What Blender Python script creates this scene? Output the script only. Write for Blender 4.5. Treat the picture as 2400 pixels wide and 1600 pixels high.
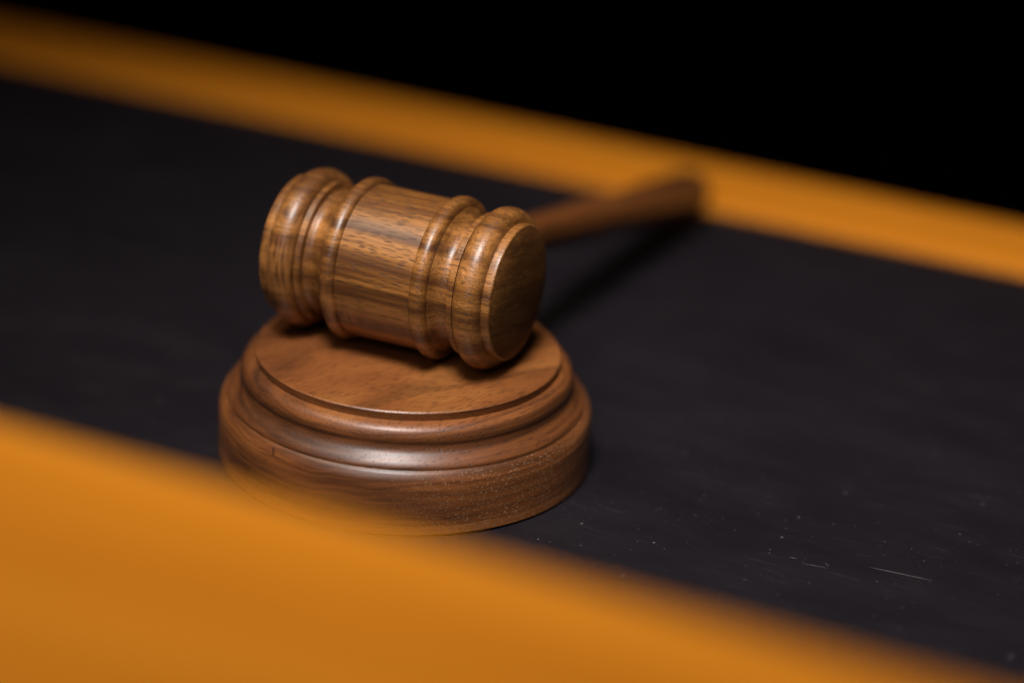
import bpy, bmesh, math, random
from mathutils import Vector, Matrix

for o in list(bpy.data.objects):
    bpy.data.objects.remove(o)
scene = bpy.context.scene
COL = scene.collection
R = math.radians

# ------------------------------------------------------------------ camera
PITCH, ROLL = R(23.165), R(3.358)
cd = bpy.data.cameras.new('camera')
cam = bpy.data.objects.new('camera', cd)
COL.objects.link(cam)
cd.sensor_width = 36.0
cd.lens = 85.7
cd.clip_start = 0.02
cd.clip_end = 60.0
right = Vector((1, 0, 0))
upv = Vector((0, math.sin(PITCH), math.cos(PITCH)))
fwd = Vector((0, math.cos(PITCH), -math.sin(PITCH)))
xr = right * math.cos(ROLL) + upv * math.sin(ROLL)
yr = upv * math.cos(ROLL) - right * math.sin(ROLL)
m = Matrix((xr, yr, -fwd)).transposed().to_4x4()
m.translation = Vector((0.0274, -0.5951, 0.2886))
cam.matrix_world = m
cd.dof.use_dof = True
cd.dof.focus_distance = 0.619
cd.dof.aperture_fstop = 2.95
scene.camera = cam

# ------------------------------------------------------------------ world, lamps, exposure
w = bpy.data.worlds.new('World')
scene.world = w
w.use_nodes = True
w.node_tree.nodes['Background'].inputs[0].default_value = (1.0, 0.86, 0.76, 1)
w.node_tree.nodes['Background'].inputs[1].default_value = 0.018
scene.view_settings.view_transform = 'Standard'
scene.view_settings.look = 'None'
scene.view_settings.exposure = 0.0
scene.view_settings.gamma = 1.0
scene.view_settings.use_curve_mapping = False


def area(name, direction, dist, size, power, color, size_y=None, target=(0, 0, 0.04), spread=180.0):
    l = bpy.data.lights.new(name, 'AREA')
    l.energy = power
    l.color = color
    l.size = size
    l.spread = R(spread)
    if size_y:
        l.shape = 'RECTANGLE'
        l.size_y = size_y
    o = bpy.data.objects.new(name, l)
    COL.objects.link(o)
    d = Vector(direction).normalized()
    o.location = Vector(target) + d * dist
    o.rotation_euler = d.to_track_quat('Z', 'Y').to_euler()
    return o


area('key_lamp', (-0.12, -0.43, 1.0), 1.3, 0.42, 1.26, (1.0, 0.93, 0.90), spread=28.0, target=(0.07, -0.02, 0.04))
area('warm_lamp', (-0.55, -0.06, 1.0), 1.3, 0.22, 0.14, (1.0, 0.78, 0.55), spread=34.0, target=(0.07, 0.02, 0.04))
area('front_lamp', (-0.45, -1.0, 0.85), 1.7, 0.70, 0.19, (1.0, 0.92, 0.94), spread=28.0, target=(0.07, 0.0, 0.04))

# ------------------------------------------------------------------ helpers


def tag(o, label=None, cat=None, kind=None, group=None):
    if label:
        o['label'] = label
    if cat:
        o['category'] = cat
    if kind:
        o['kind'] = kind
    if group:
        o['group'] = group
    return o


def empty(name, loc, rz=0.0):
    o = bpy.data.objects.new(name, None)
    COL.objects.link(o)
    o.empty_display_size = 0.02
    o.location = loc
    o.rotation_euler = (0, 0, rz)
    return o


def link(name, me, mat, parent=None):
    o = bpy.data.objects.new(name, me)
    COL.objects.link(o)
    me.materials.append(mat)
    if parent:
        o.parent = parent
    return o


def smooth_profile(pts, n=10):
    """pts: list of (t, r, sharp). Catmull-Rom between sharp points."""
    out = []
    i = 0
    segs = []
    cur = [pts[0]]
    for p in pts[1:]:
        cur.append(p)
        if p[2]:
            segs.append(cur)
            cur = [p]
    if len(cur) > 1:
        segs.append(cur)
    for s in segs:
        P = [Vector((a[0], a[1])) for a in s]
        k = len(P)
        if k == 2:
            seg = [P[0], P[0].lerp(P[1], 0.04), P[0].lerp(P[1], 0.5), P[0].lerp(P[1], 0.96), P[1]]
        else:
            seg = []
            for j in range(k - 1):
                p0 = P[j - 1] if j > 0 else P[0] * 2 - P[1]
                p1, p2 = P[j], P[j + 1]
                p3 = P[j + 2] if j + 2 < k else P[-1] * 2 - P[-2]
                for q in range(n):
                    t = q / n
                    seg.append(0.5 * ((2 * p1) + (p2 - p0) * t + (2 * p0 - 5 * p1 + 4 * p2 - p3) * t * t
                                      + (3 * p1 - p0 - 3 * p2 + p3) * t ** 3))
            seg.append(P[-1])
        if out:
            seg = seg[1:]
        out += seg
    return out


def lathe(name, prof, mat, parent=None, steps=160, loop=False, sharp=30):
    """Surface of revolution about local Z of (z, r) points; ends at r=0 are closed."""
    bm = bmesh.new()
    rings = []
    for (z, r) in prof:
        if r < 1e-6:
            rings.append([bm.verts.new((0, 0, z))])
        else:
            rings.append([bm.verts.new((r * math.cos(2 * math.pi * k / steps),
                                        r * math.sin(2 * math.pi * k / steps), z)) for k in range(steps)])
    n = len(rings)
    for i in range(n if loop else n - 1):
        a, b = rings[i], rings[(i + 1) % n]
        for k in range(steps):
            k2 = (k + 1) % steps
            if len(a) == 1 and len(b) == 1:
                continue
            if len(a) == 1:
                bm.faces.new((a[0], b[k2], b[k]))
            elif len(b) == 1:
                bm.faces.new((a[k], a[k2], b[0]))
            else:
                bm.faces.new((a[k], a[k2], b[k2], b[k]))
    bmesh.ops.recalc_face_normals(bm, faces=bm.faces)
    for f in bm.faces:
        f.smooth = True
    for e in bm.edges:
        if len(e.link_faces) == 2 and e.calc_face_angle(0) > R(sharp):
            e.smooth = False
    me = bpy.data.meshes.new(name)
    bm.to_mesh(me)
    bm.free()
    return link(name, me, mat, parent)


def box(name, x0, x1, y0, y1, z0, z1, mat, parent=None, bevel=0.0, seg=4):
    bm = bmesh.new()
    bmesh.ops.create_cube(bm, size=1.0)
    for v in bm.verts:
        v.co = Vector((x0 if v.co.x < 0 else x1, y0 if v.co.y < 0 else y1, z0 if v.co.z < 0 else z1))
    if bevel > 0:
        bmesh.ops.bevel(bm, geom=list(bm.edges), offset=bevel, segments=seg, affect='EDGES', profile=0.5)
        for f in bm.faces:
            f.smooth = True
        for e in bm.edges:
            if len(e.link_faces) == 2 and e.calc_face_angle(0) > R(40):
                e.smooth = False
    me = bpy.data.meshes.new(name)
    bm.to_mesh(me)
    bm.free()
    return link(name, me, mat, parent)


# ------------------------------------------------------------------ materials
# (x0, y0, x1, y1) in the desktop's own frame, half width, opacity
SCRATCHES = [((0.1308, 0.0030, 0.1466, 0.0045), 0.00012, 0.60),
              ((0.1116, -0.0026, 0.1135, -0.0023), 0.00012, 0.50),
              ((0.1157, -0.0041, 0.1222, -0.0030), 0.00010, 0.40),
              ((0.1207, -0.0013, 0.1218, -0.0017), 0.00010, 0.50),
              ((0.1740, -0.0238, 0.1739, -0.0205), 0.00050, 0.12)]


class NT:
    def __init__(self, name):
        self.mat = bpy.data.materials.new(name)
        self.mat.use_nodes = True
        self.t = self.mat.node_tree
        self.b = self.t.nodes['Principled BSDF']
        self.co = self.t.nodes.new('ShaderNodeTexCoord').outputs['Object']

    def put(self, sock, v):
        if hasattr(v, 'is_linked'):
            self.t.links.new(v, sock)
        else:
            sock.default_value = v

    def scale(self, s, rot=(0, 0, 0), loc=(0, 0, 0), src=None):
        n = self.t.nodes.new('ShaderNodeMapping')
        n.vector_type = 'POINT'
        self.put(n.inputs['Vector'], src or self.co)
        n.inputs['Scale'].default_value = s
        n.inputs['Rotation'].default_value = rot
        n.inputs['Location'].default_value = loc
        return n.outputs[0]

    def noise(self, vec, detail=3.0, rough=0.5, dist=0.0, scale=1.0):
        n = self.t.nodes.new('ShaderNodeTexNoise')
        self.put(n.inputs['Vector'], vec)
        n.inputs['Scale'].default_value = scale
        n.inputs['Detail'].default_value = detail
        n.inputs['Roughness'].default_value = rough
        n.inputs['Distortion'].default_value = dist
        return n.outputs['Fac']

    def voro(self, vec, feature='F1', rnd=1.0, dims='3D'):
        n = self.t.nodes.new('ShaderNodeTexVoronoi')
        n.feature = feature
        n.voronoi_dimensions = dims
        self.put(n.inputs['Vector'], vec)
        n.inputs['Scale'].default_value = 1.0
        n.inputs['Randomness'].default_value = rnd
        return n.outputs['Distance'], n.outputs['Color']

    def math(self, op, a, b=0.0, c=None):
        n = self.t.nodes.new('ShaderNodeMath')
        n.operation = op
        self.put(n.inputs[0], a)
        self.put(n.inputs[1], b)
        if c is not None:
            self.put(n.inputs[2], c)
        return n.outputs[0]

    def step(self, v, a, b, lo=0.0, hi=1.0):
        n = self.t.nodes.new('ShaderNodeMapRange')
        n.interpolation_type = 'SMOOTHSTEP'
        self.put(n.inputs['Value'], v)
        n.inputs['From Min'].default_value = a
        n.inputs['From Max'].default_value = b
        n.inputs['To Min'].default_value = lo
        n.inputs['To Max'].default_value = hi
        return n.outputs[0]

    def mix(self, fac, a, b, mode='MIX'):
        n = self.t.nodes.new('ShaderNodeMix')
        n.data_type = 'RGBA'
        n.blend_type = mode
        self.put(n.inputs[0], fac)
        self.put(n.inputs[6], a if not isinstance(a, tuple) else a + (1,) * (4 - len(a)))
        self.put(n.inputs[7], b if not isinstance(b, tuple) else b + (1,) * (4 - len(b)))
        return n.outputs[2]

    def ramp(self, fac, stops):
        n = self.t.nodes.new('ShaderNodeValToRGB')
        self.put(n.inputs[0], fac)
        cr = n.color_ramp
        while len(cr.elements) < len(stops):
            cr.elements.new(0.5)
        for e, (p, c) in zip(cr.elements, stops):
            e.position = p
            e.color = tuple(c) + (1,)
        return n.outputs[0]

    def bump(self, h, strength, dist):
        n = self.t.nodes.new('ShaderNodeBump')
        self.put(n.inputs['Height'], h)
        n.inputs['Strength'].default_value = strength
        n.inputs['Distance'].default_value = dist
        self.t.links.new(n.outputs[0], self.b.inputs['Normal'])
        return n

    def set(self, **kw):
        for k, v in kw.items():
            self.put(self.b.inputs[k], v if not isinstance(v, tuple) else v + (1,) * (4 - len(v)))


def walnut(name, stops, rot=(0, 0, 0), seed=0.0, band=170.0, pore=1500.0, pore_dark=0.75, rough=0.36,
           figure=0.25, pore_glints=False, along=0.10, coat=0.25, pore_keep=0.55, flat=False,
           mask=False, con=(0.34, 0.66), line=0.42, spec=0.36, coat_rough=0.34, mark=None, dent=None):
    """Solid walnut: fibres run along local Z after rot. Solid texture, so slopes and end grain cut it truly."""
    n = NT(name)
    P = n.scale((1, 1, 1), rot, (seed * 0.13, seed * 0.07, seed * 0.05))
    warp = n.noise(n.scale((28, 28, 5), src=P), 2.0)
    add = n.t.nodes.new('ShaderNodeVectorMath')
    add.operation = 'ADD'
    comb = n.t.nodes.new('ShaderNodeCombineXYZ')
    n.put(comb.inputs[0], n.math('MULTIPLY', n.math('SUBTRACT', warp, 0.5), 0.010))
    n.put(comb.inputs[1], n.math('MULTIPLY', n.math('SUBTRACT', warp, 0.5), 0.010 if flat else 0.0))

    def lam(a, b, c):
        return (b, a, c) if flat else (a, b, c)
    n.put(add.inputs[0], P)
    n.put(add.inputs[1], comb.outputs[0])
    Q = add.outputs[0]
    bands = n.noise(n.scale(lam(band, band * 0.16, band * 0.03), src=Q), 3.0, 0.55)
    fine = n.noise(n.scale((lam(900, 420, 28) if not flat else (90, 900, 28)), src=Q), 3.0, 0.6)
    hair = n.noise(n.scale((2600, 2600, 90), src=P), 2.0, 0.6)
    g = n.math('ADD', n.math('MULTIPLY', bands, 0.74), n.math('MULTIPLY', fine, 0.26))
    col = n.ramp(n.step(g, con[0], con[1]), stops)
    # darker late-wood lines
    lines = n.noise(n.scale(lam(band * 2.4, band * 0.18, band * 0.02), loc=(3, 1, 0), src=Q), 2.0, 0.5)
    lm = n.step(n.math('ABSOLUTE', n.math('SUBTRACT', lines, 0.52)), 0.0, 0.030, 1.0, 0.0)
    col = n.mix(n.math('MULTIPLY', lm, line), col, tuple(c * 0.42 for c in stops[0][1]))
    # pores
    dist, cc = n.voro(n.scale((pore, pore, pore * along), src=P))
    sep = n.t.nodes.new('ShaderNodeSeparateColor')
    n.put(sep.inputs[0], cc)
    keep = n.step(n.math('ADD', sep.outputs[0], n.math('MULTIPLY', n.math('SUBTRACT', bands, 0.5), 2.4)),
                  1 - pore_keep - 0.04, 1 - pore_keep + 0.04)
    pm = n.math('MULTIPLY', n.step(dist, 0.22, 0.40, 1.0, 0.0), keep)
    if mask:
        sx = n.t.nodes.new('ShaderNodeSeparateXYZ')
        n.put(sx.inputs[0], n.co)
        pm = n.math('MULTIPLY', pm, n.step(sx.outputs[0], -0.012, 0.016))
    pc = (0.30, 0.20, 0.12) if pore_glints else tuple(c * 0.16 for c in stops[0][1])  # pale variant paints specular glints from the pores into the base colour
    col = n.mix(n.math('MULTIPLY', pm, pore_dark), col, pc)
    col = n.mix(n.step(hair, 0.35, 0.7, 0.0, 0.30), col, (0.35, 0.30, 0.28), 'MULTIPLY')
    if mark:
        # a dark natural fleck in the wood: centre and half sizes in the object's own frame
        mp = n.t.nodes.new('ShaderNodeVectorMath')
        mp.operation = 'SUBTRACT'
        n.put(mp.inputs[0], n.co)
        mp.inputs[1].default_value = mark[0]
        dv = n.t.nodes.new('ShaderNodeVectorMath')
        dv.operation = 'DIVIDE'
        n.put(dv.inputs[0], mp.outputs[0])
        dv.inputs[1].default_value = mark[1]
        ln = n.t.nodes.new('ShaderNodeVectorMath')
        ln.operation = 'LENGTH'
        n.put(ln.inputs[0], dv.outputs[0])
        col = n.mix(n.step(ln.outputs['Value'], 0.3, 1.1, 0.6, 0.0), col, (0.018, 0.007, 0.004))
    # curly figure: faint ripples across the fibres in patches
    rip = n.noise(n.scale((150, 150, 1300), src=P), 1.0, 0.5)
    patch = n.step(n.noise(n.scale((60, 60, 25), loc=(5, 2, 1), src=P), 1.0), 0.45, 0.62)
    fm = n.math('MULTIPLY', n.math('MULTIPLY', n.step(rip, 0.4, 0.6), patch), figure)
    col = n.mix(fm, col, tuple(min(1, c * 1.5) for c in stops[-1][1]))
    n.set(**{'Base Color': col, 'Roughness': n.math('ADD', n.math('MULTIPLY', hair, 0.14), rough - 0.07),
             'Coat Weight': coat, 'Coat Roughness': coat_rough, 'Specular IOR Level': spec})
    h = n.math('SUBTRACT', n.math('MULTIPLY', hair, 0.35), pm)
    for pt, rad in (dent or []):
        ds = n.t.nodes.new('ShaderNodeVectorMath')
        ds.operation = 'DISTANCE'
        n.put(ds.inputs[0], n.co)
        ds.inputs[1].default_value = pt
        h = n.math('SUBTRACT', h, n.step(ds.outputs['Value'], rad * 0.2, rad, 3.0, 0.0))
    n.bump(h, 0.5, 0.00012)
    return n.mat


HEAD_STOPS = [(0.0, (0.088, 0.031, 0.008)), (0.4, (0.195, 0.077, 0.016)), (0.75, (0.30, 0.124, 0.027)),
              (1.0, (0.38, 0.165, 0.044))]
BLOCK_STOPS = [(0.0, (0.046, 0.0155, 0.0048)), (0.45, (0.142, 0.0465, 0.0118)), (0.8, (0.21, 0.071, 0.0170)),
               (1.0, (0.25, 0.096, 0.023))]
M_HEAD = walnut('walnut_head', HEAD_STOPS, rot=(0, 0, R(10)), seed=1.0, band=300.0, pore=2800.0, pore_keep=0.97, line=0.46,
                pore_dark=0.8, rough=0.42, along=0.085, coat=0.42,
                dent=[((0.0107, 0.0186, 0.0260), 0.0008), ((0.0094, 0.0193, 0.0265), 0.0005), ((0.0125, 0.0166, -0.0010), 0.0005)])
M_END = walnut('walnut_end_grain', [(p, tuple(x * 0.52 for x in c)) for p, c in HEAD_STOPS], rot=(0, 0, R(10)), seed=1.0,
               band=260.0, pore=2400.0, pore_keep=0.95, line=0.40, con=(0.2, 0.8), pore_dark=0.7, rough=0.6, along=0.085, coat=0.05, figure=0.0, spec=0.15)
M_HANDLE = walnut('walnut_handle', [(p, tuple(x * 0.85 for x in c)) for p, c in BLOCK_STOPS], seed=4.0, figure=0.0)
# block: fibres lie flat, running away to the right
BLK = dict(rot=(R(86), R(-47), 0), seed=2.0, band=75.0, rough=0.45, figure=0.0, flat=True, coat=0.35, con=(0.35, 0.65), line=0.36)
M_BLOCK = walnut('walnut_block', BLOCK_STOPS, pore=2000.0, pore_dark=0.45, pore_keep=0.6, along=0.13, **BLK)
M_BASE = walnut('walnut_block_base', BLOCK_STOPS, pore=2500.0, pore_dark=0.55, pore_keep=0.6, along=0.4, pore_glints=True, mask=True,
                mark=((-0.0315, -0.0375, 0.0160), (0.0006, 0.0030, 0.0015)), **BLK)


def desk_black():
    n = NT('black_stained_wood')
    grain = n.noise(n.scale((60, 1500, 1500)), 4.0, 0.65)
    cloud = n.noise(n.scale((5, 16, 16)), 2.0, 0.5)
    smudge = n.noise(n.scale((25, 60, 60)), 4.0, 0.6)
    col = n.mix(n.step(cloud, 0.3, 0.7), (0.0050, 0.0039, 0.0058), (0.0066, 0.0052, 0.0074))
    streak = n.math('MULTIPLY', n.step(grain, 0.56, 0.72), n.step(smudge, 0.42, 0.62))
    col = n.mix(n.math('MULTIPLY', streak, 0.15), col, (0.11, 0.10, 0.11))
    # dust specks of two sizes
    for sc, seed, r0, r1, lim in ((150, 0.0, 0.010, 0.045, 0.80), (420, 4.3, 0.022, 0.060, 0.72)):
        d, c = n.voro(n.scale((sc, sc, sc), loc=(seed, seed, 0)), dims='2D')
        sp = n.t.nodes.new('ShaderNodeSeparateColor')
        n.put(sp.inputs[0], c)
        rad = n.math('ADD', n.math('MULTIPLY', n.math('POWER', sp.outputs[1], 4.0), r1), r0)
        dot = n.math('MULTIPLY', n.math('LESS_THAN', d, rad), n.math('GREATER_THAN', sp.outputs[0], lim))
        col = n.mix(n.math('MULTIPLY', dot, 0.20), col, (0.34, 0.33, 0.35))
    # hairline scratches
    xyz = n.t.nodes.new('ShaderNodeSeparateXYZ')
    n.put(xyz.inputs[0], n.co)
    for (ax_, ay, bx, by), wd, op in (SCRATCHES):
        lx, ly = bx - ax_, by - ay
        l2 = lx * lx + ly * ly
        px = n.math('SUBTRACT', xyz.outputs[0], ax_)
        py = n.math('SUBTRACT', xyz.outputs[1], ay)
        t = n.math('DIVIDE', n.math('ADD', n.math('MULTIPLY', px, lx), n.math('MULTIPLY', py, ly)), l2)
        t = n.math('MINIMUM', n.math('MAXIMUM', t, 0.0), 1.0)
        dx = n.math('SUBTRACT', px, n.math('MULTIPLY', t, lx))
        dy = n.math('SUBTRACT', py, n.math('MULTIPLY', t, ly))
        d = n.math('SQRT', n.math('ADD', n.math('MULTIPLY', dx, dx), n.math('MULTIPLY', dy, dy)))
        mk = n.math('MULTIPLY', n.step(d, wd * 0.5, wd, 1.0, 0.0),
                    n.step(n.math('ABSOLUTE', n.math('SUBTRACT', t, 0.5)), 0.25, 0.5, 1.0, 0.25))
        col = n.mix(n.math('MULTIPLY', mk, op * 0.5), col, (0.42, 0.41, 0.43))
    n.set(**{'Base Color': col, 'Roughness': n.step(smudge, 0.3, 0.7, 0.46, 0.56), 'Specular IOR Level': 0.27})
    n.bump(grain, 0.3, 0.0001)
    return n.mat


def rail_wood():
    n = NT('varnished_orange_wood')
    a = n.noise(n.scale((3.0, 60, 60)), 4.0, 0.55, 0.3)
    b = n.noise(n.scale((14, 500, 500)), 3.0, 0.6)
    g = n.math('ADD', n.math('MULTIPLY', a, 0.7), n.math('MULTIPLY', b, 0.3))
    col = n.ramp(n.step(g, 0.3, 0.7), [(0.0, (0.41, 0.132, 0.006)), (0.5, (0.50, 0.170, 0.009)),
                                       (1.0, (0.57, 0.21, 0.015))])
    n.set(**{'Base Color': col, 'Roughness': 0.5, 'Specular IOR Level': 0.15})
    n.bump(b, 0.2, 0.0002)
    return n.mat


def plain(name, c, rough):
    n = NT(name)
    v = n.noise(n.scale((2, 2, 2)), 3.0)
    n.set(**{'Base Color': n.mix(v, tuple(x * 0.8 for x in c), c), 'Roughness': rough, 'Specular IOR Level': 0.2})
    return n.mat


M_DESK = desk_black()
M_RAIL = rail_wood()
M_WALL = plain('dark_wall_paint', (0.004, 0.0035, 0.004), 0.9)
M_FLOOR = plain('dark_floor', (0.004, 0.0035, 0.004), 0.9)

# ------------------------------------------------------------------ setting
tag(box('floor', -3.5, 3.5, -3.0, 3.2, -0.86, -0.80, M_FLOOR), kind='structure')
tag(box('wall', -3.5, 3.5, 3.0, 3.1, -0.797, 2.2, M_WALL), kind='structure')

# ------------------------------------------------------------------ bench
BA = R(-24.3)
bench = tag(empty('courtroom_bench', (0, 0, 0), BA),
            'long bench with matte black desktop between orange wood rails, under the block',
            'bench')
# in the bench's own frame x runs along the rails; rails lie at local y
NB = 0.2247     # near edge of the back rail
NF = -0.2040    # inner edge of the raised front rail
box('desktop', -1.3, 1.3, NF - 0.02, NB, -0.03, 0.0, M_DESK, bench)
box('back_rail', -1.3, 1.3, NB + 0.0005, NB + 0.0465, -0.06, 0.0015, M_RAIL, bench, 0.0015)
box('front_rail', -1.3, 1.3, NF - 0.34, NF, -0.06, 0.0965, M_RAIL, bench, 0.003)

# ------------------------------------------------------------------ sound block
H = 0.0304
block = tag(empty('sound_block', (0, 0, 0)),
            'round walnut block with stepped moulded rim, standing on black desktop under the gavel',
            'sound block')
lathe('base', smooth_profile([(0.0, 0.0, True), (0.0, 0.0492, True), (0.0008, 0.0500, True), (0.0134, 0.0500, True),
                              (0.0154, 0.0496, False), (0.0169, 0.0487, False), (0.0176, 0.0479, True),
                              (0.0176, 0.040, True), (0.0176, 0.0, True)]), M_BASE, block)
lathe('moulding', smooth_profile([(0.01765, 0.0, True), (0.01765, 0.0479, True), (0.0184, 0.0477, False),
                                  (0.0193, 0.0470, False), (0.0203, 0.0459, False), (0.0215, 0.0448, False),
                                  (0.0228, 0.0443, False), (0.0240, 0.0444, False), (0.0252, 0.0442, False),
                                  (0.0265, 0.0435, False), (0.0274, 0.0423, False),
                                  (0.0279, 0.0408, True), (0.0279, 0.0, True)]), M_BLOCK, block)
lathe('striking_plate', smooth_profile([(0.02795, 0.0, True), (0.02795, 0.0403, True), (0.0301, 0.0407, True),
                                        (H, 0.0404, True), (H, 0.030, True), (H, 0.0, True)]), M_BLOCK, block)

# ------------------------------------------------------------------ gavel
PHI = R(-23.5)
RB = 0.0215
HC = Vector((-0.0020, 0.0032, H + RB + 0.0001))
gavel = tag(empty('gavel', (HC.x, HC.y, H)),
            'turned walnut gavel, ringed head on the round block and handle on the desktop',
            'gavel')
ax = Vector((math.cos(PHI), math.sin(PHI), 0))
side = Vector((-ax.y, ax.x, 0))


def frame(zdir, xdir, loc):
    z = zdir.normalized()
    x = (xdir - z * xdir.dot(z)).normalized()
    y = z.cross(x)
    mm = Matrix((x, y, z)).transposed().to_4x4()
    mm.translation = loc
    return mm


def place(o, world):
    o.matrix_local = Matrix.Translation(-Vector(gavel.location)) @ world


head = lathe('head', smooth_profile([
    (-0.0310, 0.0, True), (-0.0310, 0.0160, True), (-0.0250, 0.0160, True),
    (-0.0231, 0.0172, True), (-0.0229, 0.0190, True), (-0.0214, 0.0189, True), (-0.0213, 0.0169, True),
    (-0.0196, 0.0163, False), (-0.0173, 0.0171, False), (-0.0150, 0.0192, False), (-0.0142, 0.0200, True),
    (-0.0138, 0.0196, True), (-0.0110, 0.0196, True), (-0.0105, 0.0203, True),
    (0.0117, 0.0203, True), (0.0122, 0.0196, True), (0.0148, 0.0196, True), (0.0153, 0.0200, True),
    (0.0160, 0.0192, False), (0.0176, 0.0171, False), (0.0196, 0.0163, False), (0.0213, 0.0169, True),
    (0.0214, 0.0189, True), (0.0229, 0.0190, True), (0.0231, 0.0172, True), (0.0250, 0.0160, True),
    (0.0310, 0.0160, True), (0.0310, 0.0, True)]), M_HEAD, gavel)
place(head, frame(ax, Vector((0, 0, 1)), HC))


def bead(t0, t1, r0, rc, r1, p=0.8, n=22):
    inner = min(r0, r1) - 0.0025
    pr = [(t0, inner)]
    for i in range(n + 1):
        a = math.pi * i / n
        u = -math.cos(a)
        base = r0 + (r1 - r0) * (u + 1) / 2
        pr.append(((t0 + t1) / 2 + u * (t1 - t0) / 2, base + (rc - base) * math.sin(a) ** p))
    pr.append((t1, inner))
    return lathe('bead_ring', pr, M_HEAD, head, loop=True, sharp=40)


bead(-0.0309, -0.0231, 0.0178, RB, 0.0172, 0.68)
bead(-0.0144, -0.0101, 0.0196, 0.0218, 0.0198, 0.7)
bead(0.0114, 0.0160, 0.0198, 0.0218, 0.0190, 0.7)
bead(0.0231, 0.0308, 0.0172, RB, 0.0168, 0.68)
for s, rr, tb in ((-1, 0.0187, 0.0333), (1, 0.0180, 0.0328)):
    pr = [(0.0304, rr - 0.003), (0.0304, rr), (0.0312, rr), (tb - 0.0003, rr), (tb, rr - 0.0001), (tb + 0.0002, rr - 0.0004),
          (tb + 0.0001, rr - 0.003)]
    lathe('rim_band', [(s * a, b) for a, b in pr], M_HEAD, head, loop=True)
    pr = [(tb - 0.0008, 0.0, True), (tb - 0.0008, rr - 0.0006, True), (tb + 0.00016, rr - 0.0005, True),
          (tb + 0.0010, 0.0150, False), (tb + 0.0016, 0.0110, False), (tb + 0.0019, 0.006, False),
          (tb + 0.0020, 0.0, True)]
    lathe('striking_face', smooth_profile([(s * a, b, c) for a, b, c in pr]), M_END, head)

HE = Vector((0.0862, 0.1955, 0.0098))
hd = (HE - HC)
L = hd.length
handle = lathe('handle', smooth_profile([
    (0.012, 0.0, True), (0.012, 0.0056, True), (0.030, 0.0054, False), (0.070, 0.0055, False), (0.110, 0.0061, False),
    (0.150, 0.0066, False), (0.185, 0.0075, False), (L - 0.012, 0.0081, False), (L - 0.004, 0.0080, False),
    (L - 0.001, 0.0070, False), (L, 0.0050, False), (L + 0.0004, 0.0, True)]), M_HANDLE, gavel, steps=64, sharp=60)
place(handle, frame(hd, Vector((0, 0, 1)), HC))
